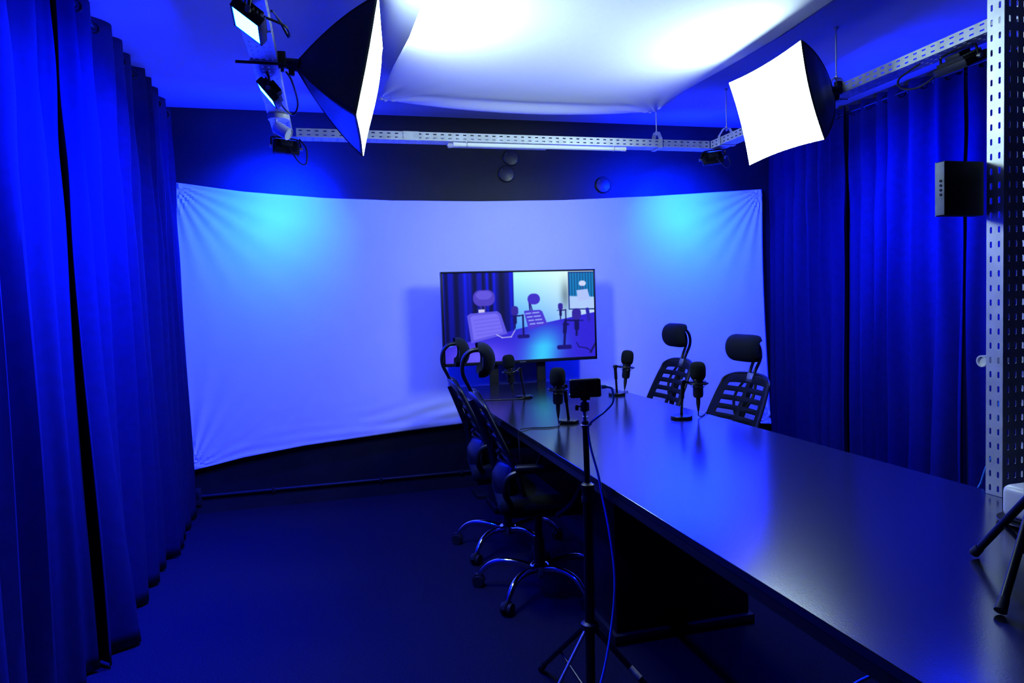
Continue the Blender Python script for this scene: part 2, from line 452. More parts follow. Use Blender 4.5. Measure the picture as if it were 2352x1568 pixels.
# ------------------------------------------------------------------ flood lights
def flood(label, pos, normal, waxis, m, w=.15, h=.10, anchor=None, cable=None, watts=60.0, spread=110.0):
    t = thing('flood_light', label, 'flood light', pos, 'LED flood lights on the trays')
    Rm = frame(normal, waxis)                       # local x = width, z = out of the face
    def T(v): return Rm @ Vector(v)
    bm = BM(); box(bm, T((0, 0, -.014)), (w, h, .028), Rm, bev=.006)
    for k in range(7): box(bm, T((0, (k - 3) * h * .13, -.034)), (w * .8, .003, .014), Rm, bev=0)
    box(bm, T((0, 0, -.046)), (w * .45, h * .5, .022), Rm, bev=.004)
    obj('housing', bm, M['matte'], t)
    bm = BM()
    for sx, sy, ww, hh in ((0, 1, w * .98, .006), (0, -1, w * .98, .006), (1, 0, .006, h * .98), (-1, 0, .006, h * .98)):
        box(bm, T((sx * (w / 2 - .006), sy * (h / 2 - .006), .0015)), (ww, hh, .004), Rm, bev=.001)
    obj('bezel', bm, M['matte'], t)
    vs = [T((-w / 2 + .009, -h / 2 + .009, .0012)), T((w / 2 - .009, -h / 2 + .009, .0012)), T((w / 2 - .009, h / 2 - .009, .0012)), T((-w / 2 + .009, h / 2 - .009, .0012))]
    pymesh('lamp_face', vs, [(0, 1, 2, 3)], m, t, smooth=False)
    ld = bpy.data.lights.new('flood_beam', 'AREA'); ld.shape = 'RECTANGLE'; ld.size = w - .02; ld.size_y = h - .02
    ld.energy = watts; ld.color = BLUE; ld.spread = math.radians(spread)
    lo = bpy.data.objects.new('flood_beam', ld); C.objects.link(lo); lo.parent = t
    lo.matrix_local = Matrix.Translation(T((0, 0, .003))) @ (Rm @ Matrix.Rotation(PI, 3, 'X')).to_4x4()
    # yoke: from both ends up to the tray
    top = (anchor - Vector(pos)) if anchor is not None else Vector((0, 0, .1))
    wa = T((1, 0, 0))
    a, b = T((-w / 2 - .006, 0, -.015)), T((w / 2 + .006, 0, -.015))
    bm = BM(); tube(bm, smooth_path([a, a + (top - (a + b) / 2 * 0) * .55 * Vector((0, 0, 1)).dot(Vector((0, 0, 1))) , top - wa * (w * .42), top + wa * (w * .42), b + top * .55, b], 5), .0048, 8)
    obj('yoke', bm, M['metalblk'], t)
    for q in (a, b):
        bm = BM(); d = (q - T((0, 0, -.015))).normalized(); cyl(bm, q - d * .004, q + d * .012, .009, seg=10); obj('knob', bm, M['metalgrey'], t)
    if cable:
        bm = BM(); tube(bm, smooth_path([T((0, 0, -.05))] + [Vector(c) - Vector(pos) for c in cable], 8), .0042, 8)
        obj('cable', bm, M['blackcable'], t)
    return t
flood('lit blue flood light nearest the camera on the left tray, cut by the frame', (-.203, 2.335, 2.172), (-.60, -.06, -.80), (0, 1, 0), M['led'], .150, .105,
      Vector((-.19, 2.33, 2.230)), [(-.15, 2.36, 2.21), (-.09, 2.40, 2.20), (-.085, 2.46, 2.19), (-.11, 2.42, 2.225), (-.13, 2.36, 2.231)], P_SIDE, 118)
flood('lit blue flood light midway along the left tray, above the white spotlight', (-.200, 3.030, 2.164), (-.78, .04, -.63), (0, 1, 0), M['led'], .125, .105,
      Vector((-.19, 3.00, 2.230)), [(-.15, 3.16, 2.16), (-.11, 3.22, 2.14), (-.085, 3.16, 2.17), (-.10, 3.02, 2.22), (-.12, 2.98, 2.245)], P_SIDE * 1.4, 118)
flood('black flood light at the left back corner washing the backdrop in blue', (-.185, 4.075, 2.178), (-.17, .88, -.46), (1, 0, 0), M['ledwall'], .14, .082,
      Vector((-.185, 4.045, 2.230)), [(-.12, 4.02, 2.10), (-.08, 4.02, 2.09), (-.075, 4.03, 2.17), (-.11, 4.05, 2.229)], P_WALL, 78)
flood('black flood light at the right back corner below the tray bend', (2.455, 4.080, 2.175), (.22, .88, -.46), (1, 0, 0), M['ledwall'], .14, .082,
      Vector((2.455, 4.05, 2.230)), [(2.52, 4.02, 2.12), (2.56, 4.03, 2.14), (2.55, 4.05, 2.20), (2.50, 4.06, 2.229)], P_WALL, 78)
flood('dark flood light under the side tray seen from behind, by the metal post', (2.475, 2.255, 2.165), (.40, 0, -.915), (0, 1, 0), M['leddim'], .15, .12,
      Vector((2.465, 2.265, 2.230)), [(2.42, 2.38, 2.13), (2.40, 2.47, 2.14), (2.41, 2.50, 2.19), (2.44, 2.42, 2.229)], P_SIDE * .35, 125)
flood('blue flood light on the side tray hidden behind the glowing right softbox', (2.475, 3.42, 2.150), (.80, -.10, -.58), (0, 1, 0), M['led'], .125, .105,
      Vector((2.465, 3.42, 2.230)), [(2.42, 3.50, 2.16), (2.40, 3.54, 2.17), (2.42, 3.50, 2.21), (2.45, 3.46, 2.229)], P_SIDE * 1.2, 105)

# ------------------------------------------------------------------ white ceiling spotlight on the left tray
t = thing('spotlight', 'unlit white spotlight with round base fixed under the left tray', 'spotlight', (-.190, 3.60, 2.234))
bm = BM(); lathe(bm, [(.052, 0), (.052, -.018), (.049, -.022), (.0, -.022)], seg=40); obj('base', bm, M['white'], t)
bm = BM(); cyl(bm, (-.012, -.01, -.022), (-.012, -.012, -.062), .0065, seg=14); lathe(bm, [(.002, -.072), (.009, -.068), (.010, -.062), (.006, -.055)], (-.012, -.012, 0), seg=14)
obj('arm', bm, M['white'], t)
d = Vector((.74, -.34, -.56)).normalized(); p0 = Vector((-.006, -.014, -.060)); Rm = frame(d)
bm = BM(); lathe(bm, [(.004, -.012), (.026, -.010), (.029, -.004), (.030, .030), (.030, .068), (.028, .070), (.026, .062), (.0, .060)], p0, Rm, 32); obj('lamp_head', bm, M['white'], t)
bm = BM(); lathe(bm, [(.0255, .0605), (.024, .064), (.0, .066)], p0, Rm, 28); obj('lens', bm, M['whitelens'], t)

# ------------------------------------------------------------------ softboxes
def softbox(label, c, n, u, w, h, d, clamp_to, m, pull=.055, puff=.012):
    n = Vector(n).normalized(); u = Vector(u); u = (u - n * u.dot(n)).normalized(); x = u.cross(n)
    c = Vector(c)
    t = thing('softbox', label, 'softbox', c - n * d, 'softboxes clamped to the trays')
    org = c - n * d
    def pt(sx, sy, tt):                                # sx, sy in -1..1 on the unit square outline, tt 0 apex .. 1 front
        rho = tt + .36 * tt * (1 - tt); rho = max(rho, .02)
        k = 1 - pull * (1 - min(abs(sx), abs(sy)) ** 2) * tt
        if abs(sx) >= abs(sy): px, py = sx * k, sy
        else: px, py = sx, sy * k
        return n * (d * tt) + x * (px * w / 2 * rho) + u * (py * h / 2 * rho)
    sides = [((-1, -1), (1, -1)), ((1, -1), (1, 1)), ((1, 1), (-1, 1)), ((-1, 1), (-1, -1))]
    for a, b in sides:
        def fn(s, tt):
            sx = a[0] + (b[0] - a[0]) * s; sy = a[1] + (b[1] - a[1]) * s
            p = pt(sx, sy, tt)
            return p + n * (.004 * math.sin(s * PI) * math.sin(tt * 14))
        vs, fs = gridmesh(fn, 20, 22)
        o = pymesh('fabric_side', vs, fs, M['softblack'], t); solid(o, .0015)
    # dark lip round the front
    ring = []
    for a, b in sides:
        for k in range(16):
            s = k / 16; ring.append(pt(a[0] + (b[0] - a[0]) * s, a[1] + (b[1] - a[1]) * s, 1.0))
    def face(s, q):
        sx, sy = 2 * s - 1, 2 * q - 1
        kx = 1 - pull * (1 - sy * sy) * abs(sx); ky = 1 - pull * (1 - sx * sx) * abs(sy)
        return n * (d + puff * (1 - sx * sx) * (1 - sy * sy) + .0022) + x * (sx * kx * w / 2 * .998) + u * (sy * ky * h / 2 * .998)
    vs, fs = gridmesh(face, 20, 20)
    # stray seam stitches folded over the rim
    o = pymesh('diffuser', vs, fs, m, t); o['label'] = 'glowing white front cloth'
    # ribs
    for sx, sy in ((-1, -1), (1, -1), (1, 1), (-1, 1)):
        bm = BM(); tube(bm, [pt(sx, sy, k / 12) * 1.002 for k in range(13)], .0028, 6); obj('rib', bm, M['matte'], t)
    # lamp holder and clamp
    bm = BM(); cyl(bm, -n * .035, n * .02, .020, .026, seg=18); cyl(bm, -n * .040, -n * .03, .012, seg=12)
    box(bm, -n * .012 - Vector((0, 0, .028)), (.022, .022, .034), bev=.004); obj('lamp_holder', bm, M['matte'], t)
    e = Vector(clamp_to) - org
    bm = BM(); tube(bm, [-n * .04, (-n * .04 + e) / 2 + Vector((0, 0, .004)), e], [.008, .011, .009], 10)
    box(bm, e, (.03, .026, .062), bev=.004); cyl(bm, e + Vector((0, 0, -.045)), e + Vector((0, 0, -.02)), .006, seg=10)
    obj('clamp', bm, M['matte'], t)
    return t, org
sl, ap = softbox('black softbox seen edge-on at upper left, clamped to the left tray', (.2041, 2.8659, 2.1955), (.9713, -.1483, -.1858), (.2123, .1891, .9587), .35, .50, .297, (-.128, 2.86, 2.250), M['softa'], .008, .030)
bm = BM(); cyl(bm, Vector((-.295, 2.842, 2.229)) - ap, Vector((-.12, 2.842, 2.229)) - ap, .0058, seg=10); obj('clamp_bar', bm, M['matte'], sl)
softbox('softbox with its square glowing front facing the camera, upper right', (2.054, 2.873, 2.154), (-.963, .056, -.265), (-.265, -.002, .964), .595, .425, .332, (2.404, 2.86, 2.262), M['softb'])

# ------------------------------------------------------------------ table
TX0, TX1, TY0, TY1, TZ = .7556, 1.6615, .30, 4.489, .75
t = thing('conference_table', 'long black laminate table running from the lower right to the television', 'table', ((TX0 + TX1) / 2, (TY0 + TY1) / 2, 0))
tx, ty = (TX0 + TX1) / 2, (TY0 + TY1) / 2
bm = BM(); box(bm, (0, 0, TZ - .009), (TX1 - TX0, TY1 - TY0, .018), bev=.0012, seg=1); obj('table_top', bm, M['table'], t)
bm = BM()
for sx in (-1, 1): box(bm, (sx * ((TX1 - TX0) / 2 - .010), 0, TZ - .0295), (.018, TY1 - TY0 - .002, .023), bev=0)
for sy in (-1, 1): box(bm, (0, sy * ((TY1 - TY0) / 2 - .010), TZ - .0295), (TX1 - TX0 - .04, .018, .023), bev=0)
obj('apron', bm, M['tableedge'], t, False)
for yy, xo, ww in ((4.22, -.03, .46), (2.47, .06, .56), (.75, .06, .56)):
    bm = BM(); box(bm, (xo, yy - ty, .355), (ww, .22, .706), bev=.002)
    box(bm, (xo, yy - ty, .02), (ww + .03, .26, .04), bev=.004); obj('leg_panel', bm, M['tableedge'], t)

# ------------------------------------------------------------------ television
def picture(W, H):
    """what the screen shows: a camera view of the far side of this table, painted into a grid of colours"""
    X, Y = np.meshgrid((np.arange(W) + .5) / W, (np.arange(H) + .5) / H)
    img = np.zeros((H, W, 3)); s = 1.3 / W
    def sm(d): return np.clip(.5 - d / s * .5, 0, 1)[..., None]
    def put(m, c): nonlocal img; img = img * (1 - m) + np.array(c if hasattr(c, 'shape') else c) / 255.0 * m
    def poly(pts):
        d = np.full(X.shape, -9.0)
        cx = sum(p[0] for p in pts) / len(pts); cy = sum(p[1] for p in pts) / len(pts)
        for (x0, y0), (x1, y1) in zip(pts, pts[1:] + pts[:1]):
            nx, ny = (y1 - y0), -(x1 - x0); L = math.hypot(nx, ny * 1.0) + 1e-9; nx, ny = nx / L, ny / L
            if (cx - x0) * nx + (cy - y0) * ny > 0: nx, ny = -nx, -ny
            d = np.maximum(d, (X - x0) * nx + (Y - y0) * ny * .8)
        return sm(d)
    def rr(x0, y0, x1, y1, r):
        a = .575; cx, cy = (x0 + x1) / 2, (y0 + y1) / 2
        qx = np.abs(X - cx) - (x1 - x0) / 2 + r; qy = (np.abs(Y - cy) - (y1 - y0) / 2) * a + r
        return sm(np.hypot(np.maximum(qx, 0), np.maximum(qy, 0)) + np.minimum(np.maximum(qx, qy), 0) - r)
    def line(x0, y0, x1, y1, wd):
        a = .575; dx, dy = x1 - x0, (y1 - y0) * a; L2 = dx * dx + dy * dy
        tt = np.clip(((X - x0) * dx + (Y - y0) * a * dy) / L2, 0, 1)
        return sm(np.hypot(X - x0 - tt * dx, (Y - y0) * a - tt * dy) - wd)
    # wall: pale cyan to white, bluer low and at the right
    g = np.clip((Y - .05) / .6, 0, 1)[..., None]; k = np.clip((X - .45) / .5, 0, 1)[..., None]
    wall = (1 - g) * (np.array([176, 255, 255]) * (1 - k) + np.array([240, 255, 250]) * k) + g * (np.array([70, 150, 255]) * (1 - k) + np.array([170, 205, 255]) * k)
    img = wall / 255.0
    sh = np.exp(-((X - .80) / .03) ** 2 - ((Y - .28) / .16) ** 2)[..., None]; img = img * (1 - .35 * sh)
    # curtain
    f = .5 + .5 * np.cos(X * 88 + 2.2 * np.sin(X * 23)) ; f2 = .5 + .5 * np.cos(X * 171 + 1.0)
    v = np.clip(.12 + .85 * f * (.6 + .4 * f2), 0, 1) * (1 - .45 * Y)
    cur = np.stack([2 + 14 * v, 3 + 26 * v * v, 40 + 225 * v], -1) / 255.0
    m = poly([(-.1, -.1), (.455, -.1), (.452, .80), (-.1, .80)]); img = img * (1 - m) + cur * m
    # table
    tab = np.zeros((H, W, 3)); hl = np.exp(-((X - .64 + .10 * (Y - .9)) / .12) ** 2) * np.clip((Y - .55) / .3, 0, 1)
    h2 = np.exp(-((X - .22) / .2) ** 2 - ((Y - .95) / .15) ** 2)
    tab[..., 0] = 48 + 10 * hl + 55 * h2; tab[..., 1] = 34 + 165 * hl + 55 * h2; tab[..., 2] = 215 + 40 * hl + 40 * h2
    m = poly([(-.2, .86), (.165, .755), (.53, .625), (.83, .535), (1.1, .47), (1.1, 1.3), (-.2, 1.3)]); img = img * (1 - m) + tab / 255.0 * m
    # near chair
    put(line(.235, .36, .25, .46, .007), (50, 40, 150)); put(line(.262, .36, .268, .46, .006), (50, 40, 150))
    put(poly([(.222, .41), (.262, .41), (.262, .455), (.222, .455)]), (205, 200, 240))
    put(rr(.190, .195, .330, .372, .045), (78, 62, 196)); put(rr(.205, .205, .315, .30, .04), (98, 84, 222))
    put(poly([(.143, .485), (.175, .452), (.345, .437), (.365, .46), (.415, .69), (.168, .765)]), (92, 84, 228))
    put(poly([(.165, .505), (.185, .478), (.335, .465), (.350, .48), (.385, .675), (.185, .735)]), (118, 108, 246))
    for q in range(5): put(line(.19 + q * .004, .53 + q * .042, .35 + q * .008, .505 + q * .040, .0016), (96, 88, 230))
    # second chair
    put(line(.555, .33, .56, .45, .005), (30, 22, 130)); put(line(.562, .36, .575, .45, .004), (30, 22, 130))
    put(rr(.545, .25, .628, .372, .035), (62, 44, 200))
    put(poly([(.513, .455), (.53, .44), (.625, .437), (.640, .45), (.680, .60), (.545, .648)]), (72, 54, 212))
    for q in range(4):
        yy = .475 + q * .04; xo = .532 + q * .009
        put(line(xo, yy, xo + .030, yy - .004, .0042), (150, 170, 250)); put(line(xo + .045, yy - .006, xo + .085, yy - .010, .0042), (150, 170, 250))
    D = (16, 10, 92)
    def mic(fx0, fy0, fx1, fy1, px, pyb, bx0, bx1, cable, sgn):
        fw = fx1 - fx0; fh = fy1 - fy0; cx = (fx0 + fx1) / 2
        put(line(cx, fy1, cx, fy1 + fh * .75, fw * .26), D); put(line(cx, fy1 + fh * .7, cx - fw * .05, fy1 + fh * 1.35, fw * .12), D)
        put(line(fx0 - fw * .2, fy1 + fh * .06, fx1 + fw * .2, fy1 + fh * .08, fw * .05), D)
        put(line(cx, fy1 + fh * .06, px, fy1 + fh * .02, fw * .08), D); put(line(px, fy1 + fh * .02, px + (bx0 + bx1 - 2 * px) * .5, pyb, fw * .12), D)
        put(rr(bx0, pyb - .004, bx1, pyb + (bx1 - bx0) * .45, .012), (24, 14, 118))
        put(rr(fx0, fy0, fx1, fy1, fw * .42), (50, 34, 158))
    put(line(.455, .66, .43, .73, .0028), (190, 190, 240)); put(line(.43, .73, .37, .735, .003), (190, 190, 240)); put(line(.37, .735, .335, .70, .003), (190, 190, 240))
    mic(.434, .385, .481, .49, .511, .715, .471, .552, None, 1)
    mic(.749, .368, .781, .445, .800, .605, .775, .825, None, 1)
    # picture in the picture
    put(poly([(.822, .01), (1.02, .01), (1.02, .455), (.822, .448)]), (20, 40, 120))
    inner = poly([(.829, .022), (1.02, .022), (1.02, .44), (.829, .436)])
    fold = (.5 + .5 * np.cos(X * 330))[..., None]
    pip = np.array([18, 120, 190]) / 255 * (.72 + .35 * fold); low = np.clip((Y - .28 - (X - .83) * .1) * 60, 0, 1)[..., None]
    pip = pip * (1 - low) + np.array([175, 205, 250]) / 255 * low
    img = img * (1 - inner) + pip * inner
    put(rr(.895, .115, .945, .178, .02), (205, 215, 250)); put(line(.918, .18, .918, .21, .004), (60, 80, 160))
    put(poly([(.877, .225), (.955, .215), (.975, .33), (.885, .35)]), (176, 196, 250))
    put(line(.95, .45, .96, .57, .012), (40, 34, 170))
    put(line(.87, .83, .885, .88, .003), (18, 14, 90)); put(line(.885, .88, .94, .90, .003), (18, 14, 90)); put(line(.94, .90, .975, .945, .003), (18, 14, 90))
    mic(.843, .435, .905, .565, .797, .855, .735, .835, None, 1)
    put(line(.795, .60, .79, .70, .013), D)
    put(line(1.0, .85, .965, .95, .006), (20, 16, 90)); 
    return np.clip(img, 0, 1)
TVY = 4.50
t = thing('television', 'flat black television on a two-post stand behind the far end of the table', 'television', (1.2535, TVY, 0))
ZM = 1.196                                             # height of the screen centre
bm = BM(); box(bm, (0, .022, ZM), (1.072, .040, .622), bev=.003); box(bm, (0, .05, ZM - .05), (.69, .03, .38), bev=.01); obj('casing', bm, M['plastic'], t)
bm = BM()
for sx in (-1, 1): box(bm, (sx * .530, -.0005, ZM), (.0115, .007, .622), bev=.001)
box(bm, (0, -.0005, ZM + .305), (1.068, .007, .0115), bev=.001); box(bm, (0, -.0005, ZM - .3005), (1.068, .007, .021), bev=.001); obj('bezel', bm, M['plastic'], t)
W_, H_ = 400, 225
pic = picture(W_, H_)
vs, fs = gridmesh(lambda a, b: (-.525 + 1.05 * a, .0008, ZM + .300 - .590 * b), W_ - 1, H_ - 1)
o = pymesh('screen', vs, fs, None, t, smooth=False)
lin = np.where(pic <= .04045, pic / 12.92, ((pic + .055) / 1.055) ** 2.4)
ca = o.data.color_attributes.new('picture', 'FLOAT_COLOR', 'POINT')
ca.data.foreach_set('color', np.concatenate([lin.reshape(-1, 3), np.ones((W_ * H_, 1))], 1).astype(np.float32).ravel())
sm_ = mat('lit_screen', (.01, .01, .012), .25); nt = sm_.node_tree; at = nt.nodes.new('ShaderNodeAttribute'); at.attribute_name = 'picture'
nt.links.new(at.outputs['Color'], nt.nodes['Principled BSDF'].inputs['Emission Color']); nt.nodes['Principled BSDF'].inputs['Emission Strength'].default_value = 1.0
o.data.materials.append(sm_)
bm = BM()
for k in range(7): box(bm, (-.018 + k * .006, -.0045, ZM - .3025), (.0032, .0008, .0042), bev=0)
obj('maker_mark', bm, M['print'], t, False)
for x in (-.190, .142):
    bm = BM(); box(bm, (x, .052, .60), (.060, .022, 1.16), bev=.002); obj('stand_post', bm, M['tableedge'], t)
bm = BM(); box(bm, (-.024, .055, .012), (.66, .20, .024), bev=.004); obj('stand_base', bm, M['tableedge'], t)

# ------------------------------------------------------------------ chairs
def office_chair(label, loc, rotz, group, hz=0.0, dz=0.0, seat_dz=0.0, base_rot=0.0):
    t = thing('office_chair', label, 'chair', loc, group, rot=(0, 0, rotz))
    # --- headrest: a curved pad, hollow at the back
    bm = BM(); cx, cz = -.226, 1.045 + hz; secs = []
    NY = 18
    for j in range(NY + 1):
        f = -1 + 2 * j / NY; y = .128 * f; e = (1 - abs(f) ** 5) ** .42 if abs(f) < 1 else 0.0
        e = max(e, .12); back = -.014 * f * f
        ring = []
        for k in range(15):
            th = math.radians(-104 + 208 * k / 14)
            ring.append((cx + back + (.058 * math.cos(th)) * (.35 + .65 * e) , y, cz + .074 * math.sin(th) * (.55 + .45 * e)))
        for k in range(15):
            th = math.radians(100 - 200 * k / 14)
            ring.append((cx + back + (.034 * math.cos(th) - .002) * (.35 + .65 * e), y, cz + .064 * math.sin(th) * (.55 + .45 * e)))
        secs.append([bm.verts.new(p) for p in ring])
    n = 30
    for j in range(NY):
        for k in range(n): bm.faces.new((secs[j][k], secs[j][(k + 1) % n], secs[j + 1][(k + 1) % n], secs[j + 1][k]))
    bm.faces.new(secs[0]); bm.faces.new(list(reversed(secs[-1])))
    obj('headrest', bm, M['fabric'], t)
    # --- headrest arms
    bm = BM()
    for y in (-.026, .026):
        tube(bm, smooth_path([(-.262, y * .55, .868), (-.285, y * .8, .925 + hz * .4), (-.312, y, .985 + hz), (-.308, y, 1.045 + hz), (-.275, y, 1.083 + hz), (-.222, y, 1.088 + hz)], 6), .0085, 10)
    box(bm, (-.216, 0, 1.045 + hz), (.012, .030, .105), bev=.003)
    tube(bm, [(-.216, -.04, .998 + hz), (-.216, .04, .998 + hz)], .007, 8)
    obj('headrest_bracket', bm, M['plastic'], t)
    bm = BM(); box(bm, (-.266, 0, .883), (.014, .05, .05), frame((-.3, 0, 1)), bev=.004); obj('bracket_foot', bm, M['metalgrey'], t)['label'] = 'grey forked foot of the headrest arms'
    # --- back frame with slots
    zs = [.46, .56, .66, .76, .84, .90]; xs = [-.105, -.125, -.165, -.212, -.25, -.282]
    def bx(z): return interp(zs, xs, z)
    def bw(z): return interp([.46, .52, .62, .80, .87, .90], [.36, .42, .45, .415, .375, .30], z)
    cols = [-.5, -.47, -.39, -.28, -.16, -.035, .035, .16, .28, .39, .47, .5]
    rowz = [.46]; kinds = []
    z = .46
    rowz += [.49]; kinds.append(0); z = .49
    for k in range(8):
        z += .022; rowz.append(z); kinds.append(1)
        z += .0265; rowz.append(z); kinds.append(0)
    rowz += [.888, .90]; kinds += [0, 0]
    vs, fs, idx = [], [], {}
    def vid(i, j):
        if (i, j) not in idx:
            z = rowz[i]; y = cols[j] * bw(z)
            idx[(i, j)] = len(vs); vs.append((bx(z) + .030 * (2 * cols[j]) ** 2, y, z - .012 * (2 * abs(cols[j])) ** 4 * (z > .85)))
        return idx[(i, j)]
    for i in range(len(rowz) - 1):
        for j in range(len(cols) - 1):
            a = cols[j]; b = cols[j + 1]
            if kinds[i] == 1 and ((-.43 < a and b < -.03) or (.03 < a and b < .43)): continue
            fs.append((vid(i, j), vid(i, j + 1), vid(i + 1, j + 1), vid(i + 1, j)))
    o = pymesh('back_frame', vs, fs, M['plastic'], t); solid(o, .011)
    b = o.modifiers.new('round', 'BEVEL'); b.width = .003; b.segments = 1; b.limit_method = 'ANGLE'
    # rim
    rim = []
    for z in [.46 + k * .04 for k in range(12)]: rim.append((bx(min(z, .89)) + .030, -.5 * bw(z) if z < .9 else 0, z))
    rp = [(bx(z) + .028, -.5 * bw(z), z) for z in (.465, .52, .60, .68, .76, .83, .87)]
    rp += [(bx(.89) + .012, -.12, .897), (bx(.9), 0, .903), (bx(.89) + .012, .12, .897)]
    rp += [(bx(z) + .028, .5 * bw(z), z) for z in (.87, .83, .76, .68, .60, .52, .465)]
    bm = BM(); tube(bm, smooth_path(rp, 4), .0085, 8); obj('back_rim', bm, M['plastic'], t)
    # mesh cloth over the front
    def mf(u, v):
        z = .465 + (.893 - .465) * v; y = (u - .5) * bw(z) * .985
        return (bx(z) + .030 * (2 * (u - .5)) ** 2 + .012, y, z - .010 * (2 * abs(u - .5)) ** 4 * (v > .88))
    vs, fs = gridmesh(mf, 16, 20); pymesh('back_mesh', vs, fs, M['meshcloth'], t)
    # spine and lumbar shell
    bm = BM(); tube(bm, smooth_path([(-.03, 0, .41), (-.12, 0, .43), (-.175, 0, .52), (-.195, 0, .64), (-.235, 0, .76), (-.277, 0, .87)], 5), [.018] * 6 * 4 + [.014] * 2 if False else .015, 10)
    for s in (-1, 1): tube(bm, smooth_path([(-.19, 0, .62), (-.195, s * .05, .72), (-.225, s * .075, .79), (-.262, s * .05, .86)], 4), .008, 8)
    obj('spine', bm, M['plastic'], t)
    def lf(u, v):
        a = (u - .5) * 2; z = .40 + .21 * v; w = .15 + .035 * math.sin(PI * v)
        return (-.150 - .045 * math.sin(PI * v * .9) + .055 * a * a, a * w, z)
    vs, fs = gridmesh(lf, 14, 10); o = pymesh('lumbar_shell', vs, fs, M['plastic'], t); solid(o, .012)
    # seat
    bm = BM(); box(bm, (.045, 0, .445 + seat_dz), (.47, .47, .075), bev=.034, seg=4); obj('seat', bm, M['fabric'], t)
    bm = BM(); box(bm, (.04, 0, .402 + seat_dz), (.42, .42, .018), bev=.008); box(bm, (.01, 0, .378), (.20, .15, .035), bev=.008)
    tube(bm, [(.05, .05, .378), (.05, .26, .372)], .006, 8); obj('seat_mechanism', bm, M['matte'], t)
    # armrests
    for s in (-1, 1):
        y = s * .262
        bm = BM(); tube(bm, smooth_path([(-.14, s * .225, .46), (-.165, y, .52), (-.150, y, .580), (-.08, y, .602), (.06, y, .606), (.135, y, .588), (.150, y, .54), (.110, y, .46), (.05, s * .235, .405)], 5), .0125, 8)
        box(bm, (-.005, y, .617), (.235, .048, .024), bev=.010, seg=3)
        obj('armrest', bm, M['plastic'], t)
    for ch in t.children: ch.location.z = dz
    # column and star base
    bm = BM(); cyl(bm, (0, 0, .10), (0, 0, .24), .026, seg=20); cyl(bm, (0, 0, .22), (0, 0, .37), .018, seg=18); obj('gas_column', bm, M['matte'], t)
    bm = BM(); lathe(bm, [(.034, .075), (.044, .082), (.044, .118), (.034, .126), (.0, .127)], seg=24); lathe(bm, [(.012, .055), (.014, .075)], seg=14); obj('hub', bm, M['chrome'], t)
    for k in range(5):
        a = base_rot + 2 * PI * k / 5 + .30
        c_, s_ = math.cos(a), math.sin(a)
        path = [(.030, .102), (.10, .118), (.17, .122), (.225, .108), (.262, .078), (.280, .055)]
        pts = smooth_path([(r * c_, r * s_, z) for r, z in path], 5)
        bm = BM(); nn = len(pts); tube(bm, pts, [.017 - .006 * i / (nn - 1) for i in range(nn)], 12); leg = obj('base_arm', bm, M['chrome'], t)
        bm = BM(); ex, ey = .285 * c_, .285 * s_; side = Vector((-s_, c_, 0)); fw = Vector((c_, s_, 0))
        cyl(bm, (.280 * c_, .280 * s_, .040), (.280 * c_, .280 * s_, .062), .010, seg=12)
        for q in (-1, 1): cyl(bm, Vector((ex, ey, .0265)) + side * q * .004, Vector((ex, ey, .0265)) + side * q * .023, .0262, .0245, seg=22)
        tube(bm, smooth_path([Vector((ex, ey, .03)) - fw * .024, Vector((ex, ey, .050)) - fw * .012, Vector((ex, ey, .052)) + fw * .012, Vector((ex, ey, .03)) + fw * .026], 4), .010, 8)
        obj('caster', bm, M['matte'], t)
    return t
G = 'office chairs around the table'
office_chair('black mesh office chair with chrome star base, nearest the camera left of table', (.864, 2.93, 0), -.16, G, base_rot=.01)
office_chair('black mesh office chair left of table, the one farther back by the backdrop', (.868, 3.515, 0), -.13, G, base_rot=-.07)
office_chair('black mesh office chair right of table, the nearer one beside the right curtain', (1.922, 3.27, 0), PI + .06, G, dz=-.038, base_rot=.2)
office_chair('black mesh office chair right of table, the farther one against the blue backdrop', (1.862, 3.94, 0), PI - .04, G, hz=.012, base_rot=.5)

